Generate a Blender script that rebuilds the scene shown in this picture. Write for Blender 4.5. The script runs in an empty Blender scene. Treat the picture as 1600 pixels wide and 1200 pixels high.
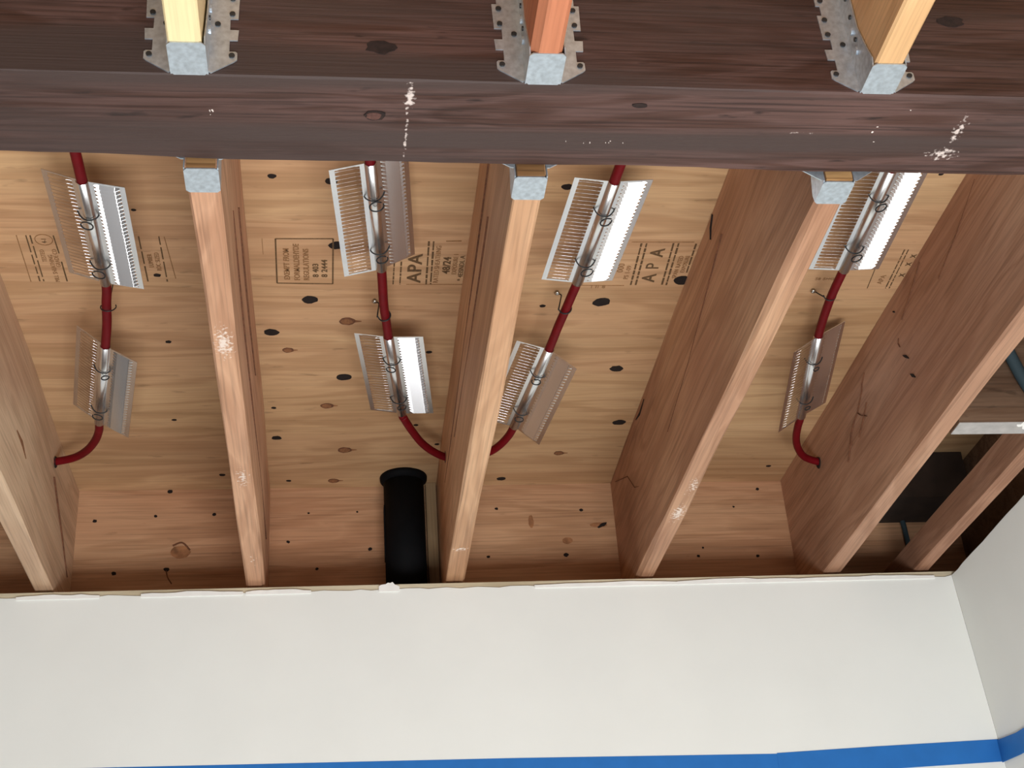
import bpy, bmesh, math, random
from mathutils import Vector, Matrix
random.seed(7)
SC = bpy.context.scene
COL = SC.collection

# ------------------------------------------------------------------ camera, world, lights, exposure
cam_d = bpy.data.cameras.new('camera'); cam = bpy.data.objects.new('camera', cam_d); COL.objects.link(cam)
cam.location = (0.18096, -2.75295, -1.1051)
cam.rotation_euler = (2.08578, 0.06691, -0.10523)
cam_d.sensor_width = 36.0; cam_d.lens = 2237.64 / 1600 * 36.0
cam_d.clip_start = 0.05; cam_d.clip_end = 60
SC.camera = cam

W = bpy.data.worlds.new('world'); SC.world = W; W.use_nodes = True
W.node_tree.nodes['Background'].inputs[0].default_value = (0.60, 0.60, 0.61, 1)
W.node_tree.nodes['Background'].inputs[1].default_value = 0.22

def area(name, loc, target, size, power, col):
    d = bpy.data.lights.new(name, 'AREA'); d.shape = 'RECTANGLE'; d.size, d.size_y = size
    d.energy = power; d.color = col
    o = bpy.data.objects.new(name, d); COL.objects.link(o); o.location = loc
    o.rotation_euler = (Vector(target) - Vector(loc)).to_track_quat('-Z', 'Y').to_euler()
    return o
area('floor_bounce_light', (0.50, -2.55, -2.25), (0.50, -1.15, 0.0), (1.7, 1.3), 99, (0.97, 0.985, 1.0))  # unseen area light, added in place of light bouncing up off the floor

SC.view_settings.view_transform = 'Standard'; SC.view_settings.look = 'None'
SC.view_settings.gamma = 1; SC.view_settings.use_curve_mapping = False
SC.view_settings.exposure = 0.48

# ------------------------------------------------------------------ constants measured from the place (metres)
S = 0.4064           # joist spacing
JW = 0.038           # joist thickness
D = 0.297            # joist depth: joist undersides at z 0, subfloor at z D
YR = 0.170           # face of the rim board
ZB = 0.012           # underside of the beam
JX = {1: -S - 0.004, 2: 0.0047, 3: S + 0.0037, 4: 2*S - 0.0017, 5: 3*S - 0.0051}
def lerp_table(t, x):
    if x <= t[0][0]: return t[0][1]
    for (a, b), (c, d) in zip(t, t[1:]):
        if x <= c: return b + (d - b) * (x - a) / (c - a)
    return t[-1][1]
BEAM_FAR = [(-1.3, -1.362), (-0.2, -1.355), (0.0, -1.349), (0.4, -1.340), (0.65, -1.338), (1.0, -1.337), (2.0, -1.337)]
def beam_far(x): return lerp_table(BEAM_FAR, x)
def beam_near(x): return -1.5005 + 0.0115 * x

# ------------------------------------------------------------------ materials
def lin(r, g, b):
    f = lambda c: ((c/255 + 0.055)/1.055)**2.4 if c > 10 else c/255/12.92
    return (f(r), f(g), f(b), 1)
def new_mat(name):
    m = bpy.data.materials.new(name); m.use_nodes = True
    nt = m.node_tree; return m, nt, nt.nodes['Principled BSDF']
def N(nt, t, **kw):
    n = nt.nodes.new(t)
    for k, v in kw.items():
        if k in n.inputs.keys() if hasattr(n.inputs, 'keys') else False: n.inputs[k].default_value = v
        else: setattr(n, k, v)
    return n
def ramp(nt, stops):
    r = nt.nodes.new('ShaderNodeValToRGB')
    e = r.color_ramp.elements
    while len(e) < len(stops): e.new(0.5)
    for k, (p, c) in zip(e, stops): k.position = p; k.color = c
    return r
def mix(nt, mode, fac, a, b):
    n = nt.nodes.new('ShaderNodeMix'); n.data_type = 'RGBA'; n.blend_type = mode
    L = nt.links
    if isinstance(fac, (int, float)): n.inputs[0].default_value = fac
    else: L.new(fac, n.inputs[0])
    for s, v in ((6, a), (7, b)):
        if isinstance(v, tuple): n.inputs[s].default_value = v
        else: L.new(v, n.inputs[s])
    return n.outputs[2]

def wood(name, light, dark, axis='Y', grain=1.0, contrast=1.0, rough=0.6, red=None, fibre=1.0, spots=0.0, bump=0.25, blotch=None, scuffs=(), scuffcol=None, fc=1.0):
    """lumber / veneer with grain running along one axis of the object"""
    m, nt, bs = new_mat(name); L = nt.links
    tc = N(nt, 'ShaderNodeTexCoord'); oi = N(nt, 'ShaderNodeObjectInfo')
    mul = nt.nodes.new('ShaderNodeVectorMath'); mul.operation = 'MULTIPLY_ADD'
    L.new(oi.outputs['Random'], mul.inputs[0]); mul.inputs[1].default_value = (7.3, 11.7, 5.1)
    L.new(tc.outputs['Object'], mul.inputs[2])
    def mapped(along, across):
        mp = nt.nodes.new('ShaderNodeMapping')
        mp.inputs['Scale'].default_value = {'X': (along, across, across), 'Y': (across, along, across), 'Z': (across, across, along)}[axis]
        L.new(mul.outputs[0], mp.inputs[0]); return mp.outputs[0]
    n1 = N(nt, 'ShaderNodeTexNoise'); L.new(mapped(1.3*grain, 11*grain), n1.inputs['Vector'])
    n1.inputs['Scale'].default_value = 1.0; n1.inputs['Detail'].default_value = 4; n1.inputs['Distortion'].default_value = 0.6
    # growth rings : sine of the broad noise
    mr = nt.nodes.new('ShaderNodeMath'); mr.operation = 'MULTIPLY'; mr.inputs[1].default_value = 38.0
    L.new(n1.outputs['Fac'], mr.inputs[0])
    sn = nt.nodes.new('ShaderNodeMath'); sn.operation = 'SINE'; L.new(mr.outputs[0], sn.inputs[0])
    rg = ramp(nt, [(0.0, (0, 0, 0, 1)), (0.75, (1, 1, 1, 1)), (1.0, (0.75, 0.75, 0.75, 1))])
    h = nt.nodes.new('ShaderNodeMath'); h.operation = 'MULTIPLY_ADD'; h.inputs[1].default_value = 0.5; h.inputs[2].default_value = 0.5
    L.new(sn.outputs[0], h.inputs[0]); L.new(h.outputs[0], rg.inputs[0])
    n2 = N(nt, 'ShaderNodeTexNoise'); L.new(mapped(5*fibre, 260*fibre), n2.inputs['Vector'])
    n2.inputs['Scale'].default_value = 1.0; n2.inputs['Detail'].default_value = 3
    n3 = N(nt, 'ShaderNodeTexNoise'); L.new(mapped(2.2, 3.4), n3.inputs['Vector'])
    n3.inputs['Scale'].default_value = 1.0; n3.inputs['Detail'].default_value = 2
    base = ramp(nt, [(0.30, dark), (0.70, light)])
    L.new(n3.outputs['Fac'], base.inputs[0])
    c = base.outputs[0]
    if red is not None:
        n4 = N(nt, 'ShaderNodeTexNoise'); L.new(mapped(1.1, 5.5), n4.inputs['Vector']); n4.inputs['Scale'].default_value = 1.0
        r4 = ramp(nt, [(0.42, (0, 0, 0, 1)), (0.66, (1, 1, 1, 1))]); L.new(n4.outputs['Fac'], r4.inputs[0])
        c = mix(nt, 'MIX', r4.outputs[0], c, red)
    ringdark = tuple(max(0.0, 1 - 0.30*contrast*k) for k in (0.8, 1.0, 1.15)) + (1,)
    c = mix(nt, 'MULTIPLY', 1.0, c, mix(nt, 'MIX', rg.outputs[0], ringdark, (1, 1, 1, 1)))
    fr = ramp(nt, [(0.30, tuple([1 - 0.34*contrast*fc]*3) + (1,)), (0.52, (1, 1, 1, 1)), (0.75, (1.06, 1.06, 1.06, 1))]); L.new(n2.outputs['Fac'], fr.inputs[0])
    c = mix(nt, 'MULTIPLY', 1.0, c, fr.outputs[0])
    if spots:
        v = N(nt, 'ShaderNodeTexNoise'); L.new(mapped(16, 60), v.inputs['Vector']); v.inputs['Scale'].default_value = 1.0; v.inputs['Detail'].default_value = 3
        rv = ramp(nt, [(0.66, (0, 0, 0, 1)), (0.74, (1, 1, 1, 1))]); L.new(v.outputs['Fac'], rv.inputs[0])
        c = mix(nt, 'MIX', mix(nt, 'MULTIPLY', 1.0, rv.outputs[0], (spots,)*3 + (1,)), c, tuple(x*0.35 for x in dark[:3]) + (1,))
    if blotch is not None:
        v = N(nt, 'ShaderNodeTexNoise'); L.new(mapped(0.9, 14), v.inputs['Vector']); v.inputs['Scale'].default_value = 1.0; v.inputs['Detail'].default_value = 4
        rv = ramp(nt, [(0.45, (0, 0, 0, 1)), (0.62, (1, 1, 1, 1))]); L.new(v.outputs['Fac'], rv.inputs[0])
        c = mix(nt, 'MIX', rv.outputs[0], c, blotch)
    for pos, rad, lo in scuffs:
        su = nt.nodes.new('ShaderNodeVectorMath'); su.operation = 'SUBTRACT'; L.new(tc.outputs['Object'], su.inputs[0]); su.inputs[1].default_value = pos
        dv = nt.nodes.new('ShaderNodeVectorMath'); dv.operation = 'DIVIDE'; L.new(su.outputs[0], dv.inputs[0]); dv.inputs[1].default_value = rad
        le = nt.nodes.new('ShaderNodeVectorMath'); le.operation = 'LENGTH'; L.new(dv.outputs[0], le.inputs[0])
        nz = N(nt, 'ShaderNodeTexNoise'); L.new(tc.outputs['Object'], nz.inputs['Vector']); nz.inputs['Scale'].default_value = 170.0; nz.inputs['Detail'].default_value = 5
        sb = nt.nodes.new('ShaderNodeMath'); sb.operation = 'MULTIPLY_ADD'; L.new(le.outputs['Value'], sb.inputs[0]); sb.inputs[1].default_value = -0.32; L.new(nz.outputs['Fac'], sb.inputs[2])
        rr = ramp(nt, [(lo, (0, 0, 0, 1)), (lo + 0.16, (1, 1, 1, 1))]); L.new(sb.outputs[0], rr.inputs[0])
        c = mix(nt, 'MIX', rr.outputs[0], c, scuffcol or lin(232, 214, 200))
    L.new(c, bs.inputs['Base Color']); bs.inputs['Roughness'].default_value = rough
    bs.inputs['Specular IOR Level'].default_value = 0.3
    bp = nt.nodes.new('ShaderNodeBump'); bp.inputs['Strength'].default_value = bump; bp.inputs['Distance'].default_value = 0.001
    L.new(n2.outputs['Fac'], bp.inputs['Height']); L.new(bp.outputs[0], bs.inputs['Normal'])
    return m

def plain(name, col, rough=0.6, metal=0.0, noise=0.0, scale=60.0, bump=0.0, spec=0.4):
    m, nt, bs = new_mat(name); L = nt.links
    bs.inputs['Roughness'].default_value = rough; bs.inputs['Metallic'].default_value = metal
    bs.inputs['Specular IOR Level'].default_value = spec
    tc = N(nt, 'ShaderNodeTexCoord'); n = N(nt, 'ShaderNodeTexNoise'); L.new(tc.outputs['Object'], n.inputs['Vector'])
    n.inputs['Scale'].default_value = scale; n.inputs['Detail'].default_value = 3
    lo = tuple(c*(1-noise) for c in col[:3]) + (1,); hi = tuple(min(1, c*(1+noise)) for c in col[:3]) + (1,)
    r = ramp(nt, [(0.3, lo), (0.7, hi)]); L.new(n.outputs['Fac'], r.inputs[0]); L.new(r.outputs[0], bs.inputs['Base Color'])
    if bump:
        b = nt.nodes.new('ShaderNodeBump'); b.inputs['Strength'].default_value = bump; b.inputs['Distance'].default_value = 0.002
        L.new(n.outputs['Fac'], b.inputs['Height']); L.new(b.outputs[0], bs.inputs['Normal'])
    return m

M = {}
M['ply'] = wood('plywood_veneer', lin(206, 170, 128), lin(178, 141, 102), 'X', grain=0.75, contrast=0.8, red=lin(192, 152, 114), spots=0.4, bump=0.12, fc=0.45)
M['rim'] = wood('rim_board_wood', lin(198, 158, 122), lin(174, 134, 100), 'X', grain=1.0, contrast=0.7, red=lin(184, 138, 104), spots=0.25)
M['fir1'] = wood('fir_pale', lin(222, 194, 162), lin(192, 156, 128), 'Y', grain=1.0, contrast=0.6)
M['fir2'] = wood('fir_pink', lin(214, 168, 134), lin(188, 140, 108), 'Y', grain=1.0, contrast=0.8, red=lin(198, 152, 124),
                 scuffs=[((0.0, -0.350, 0), (0.018, 0.055, 0.012), 0.30), ((0.002, 0.095, 0), (0.018, 0.06, 0.012), 0.38), ((0.0, 0.46, 0), (0.02, 0.06, 0.012), 0.48)])
M['fir3'] = wood('fir_tan', lin(218, 176, 138), lin(192, 146, 110), 'Y', grain=0.8, contrast=0.7, scuffs=[((0.0, 0.425, 0), (0.02, 0.010, 0.01), 0.30)])
M['fir4'] = wood('fir_orange', lin(206, 164, 130), lin(176, 130, 102), 'Y', grain=1.0, contrast=0.8, red=lin(168, 122, 96),
                 scuffs=[((0.006, 0.15, 0), (0.016, 0.06, 0.01), 0.38), ((0.002, 0.27, 0), (0.016, 0.05, 0.01), 0.30)])
M['fir5'] = wood('fir_brown', lin(200, 158, 128), lin(172, 130, 104), 'Y', grain=1.0, contrast=0.75, red=lin(170, 126, 100))
M['near1'] = wood('pine_yellow', lin(236, 214, 166), lin(222, 192, 142), 'Y', grain=1.2, contrast=0.4)
M['near2'] = wood('fir_red', lin(206, 146, 106), lin(180, 116, 84), 'Y', grain=1.0, contrast=0.5, red=lin(190, 118, 86))
M['near3'] = wood('pine_tan', lin(228, 188, 138), lin(204, 158, 110), 'Y', grain=1.0, contrast=0.5)
M['beam'] = wood('beam_stained', lin(100, 74, 68), lin(70, 50, 44), 'X', grain=1.3, contrast=1.7, rough=0.62, spots=1.0, bump=1.0, blotch=lin(68, 54, 50),
                 scuffs=[((-0.028, -0.046, 0), (0.006, 0.026, 0.02), 0.24), ((-0.030, 0.02, 0), (0.0035, 0.075, 0.02), 0.36), ((0.658, -0.005, 0), (0.010, 0.040, 0.02), 0.36), ((0.655, 0.038, 0), (0.028, 0.016, 0.02), 0.33), ((0.457, 0.003, 0), (0.03, 0.004, 0.02), 0.44)], scuffcol=lin(205, 190, 182))
M['plate'] = wood('plate_pine', lin(222, 212, 186), lin(202, 188, 158), 'X', contrast=0.5)
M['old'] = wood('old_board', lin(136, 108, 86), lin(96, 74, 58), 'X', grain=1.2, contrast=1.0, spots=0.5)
M['filler'] = wood('filler_strip', lin(166, 140, 106), lin(138, 114, 84), 'Z', contrast=0.6)
M['knot'] = plain('knot_dark', lin(26, 15, 10), 0.9, noise=0.3, scale=200)
M['knotmid'] = plain('knot_brown', lin(132, 88, 56), 0.8, noise=0.25, scale=220)
M['crack'] = plain('crack_brown', lin(104, 66, 44), 0.9, noise=0.3, scale=120)
M['ink'] = plain('stamp_ink', lin(92, 68, 42), 0.8, noise=0.35, scale=260)
M['inkfaint'] = plain('stamp_ink_faint', lin(138, 100, 64), 0.8, noise=0.25, scale=260)
M['drywall'] = plain('drywall_paint', lin(238, 239.5, 234), 0.75, noise=0.02, scale=5, bump=0.05, spec=0.25)
M['mud'] = plain('joint_compound', lin(246, 245, 240), 0.85, noise=0.03, scale=40, bump=0.3, spec=0.2)
M['tape'] = plain('blue_tape', lin(38, 112, 188), 0.6, noise=0.05, scale=30, bump=0.1, spec=0.3)
M['floor'] = plain('subfloor_boards', lin(104, 86, 74), 0.8, noise=0.15, scale=4)
M['galv'] = plain('galvanised_steel', (0.55, 0.62, 0.68, 1), 0.42, 0.8, noise=0.16, scale=150)
M['alu'] = plain('aluminium_sheet', (0.80, 0.81, 0.82, 1), 0.27, 1.0, noise=0.03, scale=30)
M['pex'] = plain('red_tubing', lin(100, 2, 13), 0.55, noise=0.12, scale=40, spec=0.2)
M['wire'] = plain('black_wire', (0.012, 0.013, 0.014, 1), 0.5, 0.0)
M['screw'] = plain('screw_steel', (0.55, 0.56, 0.52, 1), 0.25, 1.0)
M['abs'] = plain('black_plastic', (0.003, 0.0033, 0.004, 1), 0.75, noise=0.2, scale=30, spec=0.1)
M['smear'] = plain('white_scuff', lin(226, 214, 204), 0.9, noise=0.1, scale=300)
M['smearw'] = plain('wood_scuff', lin(236, 206, 186), 0.85, noise=0.12, scale=300)
M['greypaint'] = plain('grey_paint', lin(176, 172, 168), 0.85, noise=0.12, scale=60)
M['shadeblock'] = plain('painted_shade', lin(44, 32, 24), 0.9, noise=0.3, scale=20)  # near-black colour standing in for shade in the right bay corner
M['beamknot'] = plain('beam_knot', lin(40, 27, 23), 0.9, noise=0.4, scale=150)
M['beamheart'] = plain('beam_knot_heart', lin(86, 56, 48), 0.8, noise=0.3, scale=200)
M['knotrim'] = plain('rim_knot', lin(146, 100, 66), 0.8, noise=0.35, scale=60)
M['nail'] = plain('nail_dark', (0.05, 0.05, 0.05, 1), 0.5, 0.6)
M['bluecable'] = plain('blue_grey_jacket', lin(50, 66, 72), 0.7)
M['endgrain'] = wood('end_grain', lin(176, 138, 92), lin(126, 90, 56), 'X', grain=3.0, contrast=1.2, spots=0.6)

# ------------------------------------------------------------------ mesh helpers
class MB:
    def __init__(s): s.v = []; s.f = []; s.mi = []; s.m = 0
    def add(s, vs, fs):
        o = len(s.v); s.v += [tuple(p) for p in vs]
        for f in fs: s.f.append([i + o for i in f]); s.mi.append(s.m)
        return s
    def box(s, a, b):
        (x0, y0, z0), (x1, y1, z1) = a, b
        return s.add([(x0,y0,z0),(x1,y0,z0),(x1,y1,z0),(x0,y1,z0),(x0,y0,z1),(x1,y0,z1),(x1,y1,z1),(x0,y1,z1)],
                     [(0,3,2,1),(4,5,6,7),(0,1,5,4),(1,2,6,5),(2,3,7,6),(3,0,4,7)])
    def loft(s, rings, caps=True):
        n = len(rings[0]); vs = [p for r in rings for p in r]; fs = []
        for i in range(len(rings)-1):
            for k in range(n):
                a, b = i*n + k, i*n + (k+1) % n
                fs.append((a, b, b+n, a+n))
        if caps: fs += [tuple(range(n-1, -1, -1)), tuple(range((len(rings)-1)*n, len(rings)*n))]
        return s.add(vs, fs)
    def prism(s, poly, t, plane='XZ'):
        """poly in a plane, extruded over the range t on the remaining axis"""
        def P(a, b, c): return {'XZ': (a, c, b), 'XY': (a, b, c), 'YZ': (c, a, b)}[plane]
        return s.loft([[P(a, b, t[0]) for a, b in poly], [P(a, b, t[1]) for a, b in poly]])
    def tube(s, pts, r, n=10, smooth=4, cap=True):
        P = [Vector(p) for p in pts]
        if smooth and len(P) > 2:
            Q = []
            for i in range(len(P)-1):
                p0, p1, p2, p3 = P[max(i-1, 0)], P[i], P[i+1], P[min(i+2, len(P)-1)]
                for k in range(smooth):
                    t = k/smooth
                    Q.append(0.5*((2*p1) + (p2-p0)*t + (2*p0-5*p1+4*p2-p3)*t*t + (3*p1-p0-3*p2+p3)*t*t*t))
            Q.append(P[-1]); P = Q
        rings = []; ref = None
        for i, p in enumerate(P):
            d = (P[min(i+1, len(P)-1)] - P[max(i-1, 0)]).normalized()
            if ref is None:
                ref = Vector((0, 0, 1)) if abs(d.z) < 0.9 else Vector((1, 0, 0))
            u = (ref - d*ref.dot(d)).normalized(); w = d.cross(u); ref = u
            rings.append([p + (u*math.cos(a) + w*math.sin(a))*r for a in (2*math.pi*k/n for k in range(n))])
        return s.loft(rings, cap)
    def disc(s, c, n, ru, rv, u, v, th=0.0006, jit=0.12, seg=14):
        """thin slightly irregular plug lying on a surface: centre c, outward normal n"""
        c, n, u, v = Vector(c), Vector(n), Vector(u), Vector(v)
        ks = [1 + random.uniform(-jit, jit) for _ in range(seg)]
        a = [c + u*(ru*ks[k]*math.cos(2*math.pi*k/seg)) + v*(rv*ks[k]*math.sin(2*math.pi*k/seg)) for k in range(seg)]
        return s.loft([[p - n*0.001 for p in a], [p + n*th for p in a]])
    def build(s, name, mat, parent=None, loc=None, smooth=False, label=None, kind=None):
        me = bpy.data.meshes.new(name)
        off = Vector(loc) if loc is not None else Vector((0, 0, 0))
        me.from_pydata([tuple(Vector(p) - off) for p in s.v], [], s.f)
        mats = mat if isinstance(mat, (list, tuple)) else [mat]
        for k in mats: me.materials.append(M[k])
        for p, i in zip(me.polygons, s.mi): p.material_index = i; p.use_smooth = smooth
        bm = bmesh.new(); bm.from_mesh(me); bmesh.ops.recalc_face_normals(bm, faces=bm.faces); bm.to_mesh(me); bm.free()
        o = bpy.data.objects.new(name, me); COL.objects.link(o)
        o.location = off
        if parent is not None:
            o.parent = parent
            if loc is None: o.matrix_parent_inverse = Matrix.Translation(-Vector(parent.location)) if parent.get('flat') else Matrix.Identity(4)
        if label: o['label'] = label
        if kind: o['kind'] = kind
        return o
def tag(o, label, cat=None, group=None, kind=None):
    o['label'] = label
    if cat: o['category'] = cat
    if group: o['group'] = group
    if kind: o['kind'] = kind
    return o
def empty(name, loc=(0, 0, 0), mat=None):
    o = bpy.data.objects.new(name, None); COL.objects.link(o); o.empty_display_size = 0.05
    if mat is not None: o.matrix_world = mat
    else: o.location = loc
    return o
def world_child(mb, name, mat, parent, **kw):
    """mesh given in world coordinates, parented to a thing that stands unrotated at its base"""
    o = mb.build(name, mat, None, None, **kw)
    o.parent = parent; o.matrix_parent_inverse = Matrix.Translation(-Vector(parent.location))
    return o

def lumber(name, x0, x1, y0, y1, z0, z1, mat, ch=0.003, seg=16, wob=0.0012, wane=None, seed=1):
    """sawn board running along Y: eased edges, slightly uneven faces; origin at its base"""
    rnd = random.Random(seed); mb = MB(); rings = []
    ph = [rnd.uniform(0, 6.28) for _ in range(6)]
    for i in range(seg+1):
        t = i/seg; y = y0 + (y1-y0)*t
        w = lambda k: wob*math.sin(ph[k] + t*(5+2*k)) + wob*0.5*math.sin(ph[k]*2 + t*17)
        cl, cr = ch*(1+0.5*math.sin(ph[1]+t*9)), ch*(1+0.5*math.sin(ph[2]+t*7))
        if wane: cl += wane[0](t); cr += wane[1](t)
        a, b = x0 + w(0), x1 + w(3)
        zb = z0 + w(4)*0.4
        rings.append([(a+cl, y, zb), (b-cr, y, zb), (b, y, zb+cr*1.1), (b, y, z1), (a, y, z1), (a, y, zb+cl*1.1)])
    mb.loft(rings)
    return mb.build(name, mat, loc=((x0+x1)/2, (y0+y1)/2, z0))

# ------------------------------------------------------------------ the setting
mb = MB(); mb.box((-2.0, -3.6, D), (2.6, YR+0.04, D+0.018))
ceiling = mb.build('ceiling', 'ply', loc=(0.3, -1.0, D)); tag(ceiling, 'tan plywood subfloor seen from below between the joists', kind='structure')
mb = MB(); mb.box((-2.0, YR, -0.009), (2.6, YR+0.038, D))
rim = mb.build('wall_rim', 'rim', loc=(0.3, YR, -0.009)); tag(rim, 'brown rim board closing the joist bays above the white wall', kind='structure')

# drywall with a ragged torn top edge
rnd = random.Random(3)
top = []
x = -2.0
while x < 1.49:
    top.append((x, -0.0215 + rnd.uniform(-0.0022, 0.0024))); x += rnd.uniform(0.012, 0.05)
top.append((1.4895, -0.019))
mb = MB(); poly = top + [(1.4895, -2.35), (-2.0, -2.35)]
mb.prism(poly, (-0.0127, -0.0098), 'XZ')
wall_b = mb.build('wall_back', 'drywall', loc=(0, -0.0127, -2.35)); tag(wall_b, 'white painted drywall with a ragged top edge', kind='structure')
rtop = [(-3.6, -0.006)]
y = -3.55
while y < -0.02:
    rtop.append((y, -0.008 - 0.012*max(0, (y+0.5)/0.5) + rnd.uniform(-0.0015, 0.0015))); y += rnd.uniform(0.02, 0.06)
rtop.append((-0.0127, -0.019))
mb = MB(); mb.prism(rtop + [(-0.0127, -2.35), (-3.6, -2.35)], (1.490, 1.5027), 'YZ')
# the corner leans out a little towards the floor
for i, (a, b, c) in enumerate(mb.v): mb.v[i] = (a + (0.019 if c < -1 else 0)*6.0, b, c)
wall_r = mb.build('wall_right', 'drywall', loc=(1.49, -0.0127, -2.35)); tag(wall_r, 'grey white drywall return at the right', kind='structure')
# let the back wall reach the leaning corner
me = wall_b.data
for v in me.vertices:
    if v.co.x > 1.4 and v.co.z < 0.1: v.co.x = 1.4895 + 0.019*6
mb = MB(); mb.box((-2.0, -0.0095, -0.047), (1.62, YR+0.038, -0.0095))
plate = mb.build('trim_1', 'plate', loc=(0, 0, -0.047)); tag(plate, 'pale top plate strip along the top of the white wall', kind='structure')
mb = MB(); mb.box((-2.0, -3.6, -2.40), (2.6, 0.2, -2.35))
fl = mb.build('floor', 'floor', loc=(0.3, -1.5, -2.40)); tag(fl, 'floor of the room', kind='structure')
# joint compound left along the torn edge
def blob(cx, w, h, seed, dz=0.0):
    r = random.Random(seed); n = 9
    pts = [(cx - w/2 + w*k/n, -0.0215 + dz + h*(0.35 + 0.65*math.sin(math.pi*k/n))*r.uniform(0.55, 1.1)) for k in range(n+1)]
    m = MB(); m.prism(pts + [(cx + w/2, -0.026), (cx - w/2, -0.026)], (-0.0150, -0.0090), 'XZ')
    return m.build('plaster_blob', 'mud', wall_b, label=None)
for k, (cx, w, h) in enumerate([(0.292, 0.042, 0.017), (0.07, 0.13, 0.006), (-0.10, 0.20, 0.006), (-0.36, 0.16, 0.006), (0.74, 0.30, 0.0055), (1.02, 0.26, 0.006), (1.30, 0.30, 0.0055)]):
    o = blob(cx, w, h, k); o.matrix_parent_inverse = Matrix.Translation(-Vector(wall_b.location))

# blue masking tape
def tape(name, quads, label):
    m = MB()
    for q in quads: m.loft(q)
    o = m.build(name, 'tape', loc=(0, 0, 0)); tag(o, label, 'tape', 'blue masking tape along the walls'); return o
def strip_back(p, y0, y1):
    a = [(x, y0, z0) for x, z0, z1 in p]
    return [[(x, y0, z0), (x, y1, z0), (x, y1, z1), (x, y0, z1)] for x, z0, z1 in p]
tape('masking_tape', [strip_back([(-1.2, -0.395, -0.347), (-0.26, -0.410, -0.362), (0.52, -0.422, -0.374), (1.06, -0.428, -0.386)], -0.0133, -0.0128)], 'long blue masking tape strip along the bottom of the white wall')
tape('masking_tape', [strip_back([(1.045, -0.430, -0.3845), (1.25, -0.425, -0.379), (1.507, -0.419, -0.374)], -0.0138, -0.01335)], 'short blue masking tape piece ending in the right wall corner')
tape('masking_tape', [[[(1.5055-0.0002, y, z0), (1.5045-0.0008, y, z0), (1.5045-0.0008, y, z1), (1.5055-0.0002, y, z1)] for y, z0, z1 in ((-0.0145, -0.421, -0.376), (-0.10, -0.428, -0.386), (-0.6, -0.440, -0.398))]], 'blue masking tape on the grey return wall at the right edge')

# ------------------------------------------------------------------ beam
mb = MB(); rings = []; rb = random.Random(11); n = 90
for i in range(n+1):
    x = -1.3 + 3.3*i/n
    j1 = 0.0012*math.sin(x*9) + rb.uniform(-0.0007, 0.0007); j2 = 0.0025*math.sin(x*7+1) + 0.0012*math.sin(x*19) + rb.uniform(-0.0008, 0.0008)
    yn, yf = beam_near(x), beam_far(x)
    dz = 0.0008*math.sin(x*5)
    rings.append([(x, yn, ZB+0.0016+dz+j1*0.4), (x, yn+0.0022+j1, ZB+dz), (x, yf-0.006+j2, ZB+dz), (x, yf, ZB+0.006+dz+abs(j2)), (x, yf, 0.2965), (x, yn, 0.2965)])
mb.loft(rings)
beam = mb.build('support_beam', 'beam', loc=(0.3, -1.42, ZB)); tag(beam, 'dark brown rough sawn timber beam crossing the whole picture', 'beam')
def on_beam(m, name, mat, label=None): return world_child(m, name, mat, beam, label=label)
DN = (0, 0, -1); XX = (1, 0, 0); YY = (0, 1, 0); ZZ = (0, 0, 1)
m = MB(); m.disc((0.232, -1.436, ZB), DN, 0.013, 0.009, XX, YY, 0.0008); on_beam(m, 'knot', 'beamknot')
m = MB(); m.disc((0.231, -1.436, ZB-0.0008), DN, 0.009, 0.0062, XX, YY, 0.0006); on_beam(m, 'knot', 'beamheart')
m = MB(); m.disc((0.546, -1.462, ZB), DN, 0.010, 0.004, XX, YY, 0.0008); on_beam(m, 'knot', 'beamknot')
m = MB(); m.disc((0.239, -1.4977, 0.061), (0, -1, 0), 0.017, 0.010, XX, ZZ, 0.0008, 0.2); on_beam(m, 'knot', 'beamknot')
m = MB(); m.disc((0.951, -1.4895, 0.133), (0, -1, 0), 0.018, 0.008, XX, ZZ, 0.0008, 0.2); on_beam(m, 'knot', 'beamknot')
def smear(pts, name, mat, parent, z, n, w, spread, seed):
    """dry chalk or paint scuff: a cluster of thin flecks along a path on an underside"""
    r = random.Random(seed); m = MB()
    for i in range(n):
        t = r.random()*(len(pts)-1); k = min(int(t), len(pts)-2); f = t-k
        x = pts[k][0]*(1-f)+pts[k+1][0]*f + r.gauss(0, spread[0]); y = pts[k][1]*(1-f)+pts[k+1][1]*f + r.gauss(0, spread[1])
        s = w*r.uniform(0.4, 1.3)
        m.disc((x, y, z), DN, s*r.uniform(0.7, 1.5), s*r.uniform(0.6, 1.6), XX, YY, r.uniform(0.0003, 0.0012), 0.35, 7)
    return world_child(m, name, mat, parent, kind='stuff')
smear([(0.79, -1.40), (0.82, -1.378), (0.88, -1.45), (0.875, -1.48)], 'paint_specks', 'smear', beam, ZB, 9, 0.0011, (0.02, 0.015), 6)
smear([(0.04, -1.439), (0.055, -1.437)], 'paint_specks', 'smear', beam, ZB, 6, 0.0008, (0.003, 0.002), 8)
smear([(0.49, -1.392), (0.52, -1.395)], 'paint_specks', 'smear', beam, ZB, 7, 0.0008, (0.02, 0.003), 9)

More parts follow.
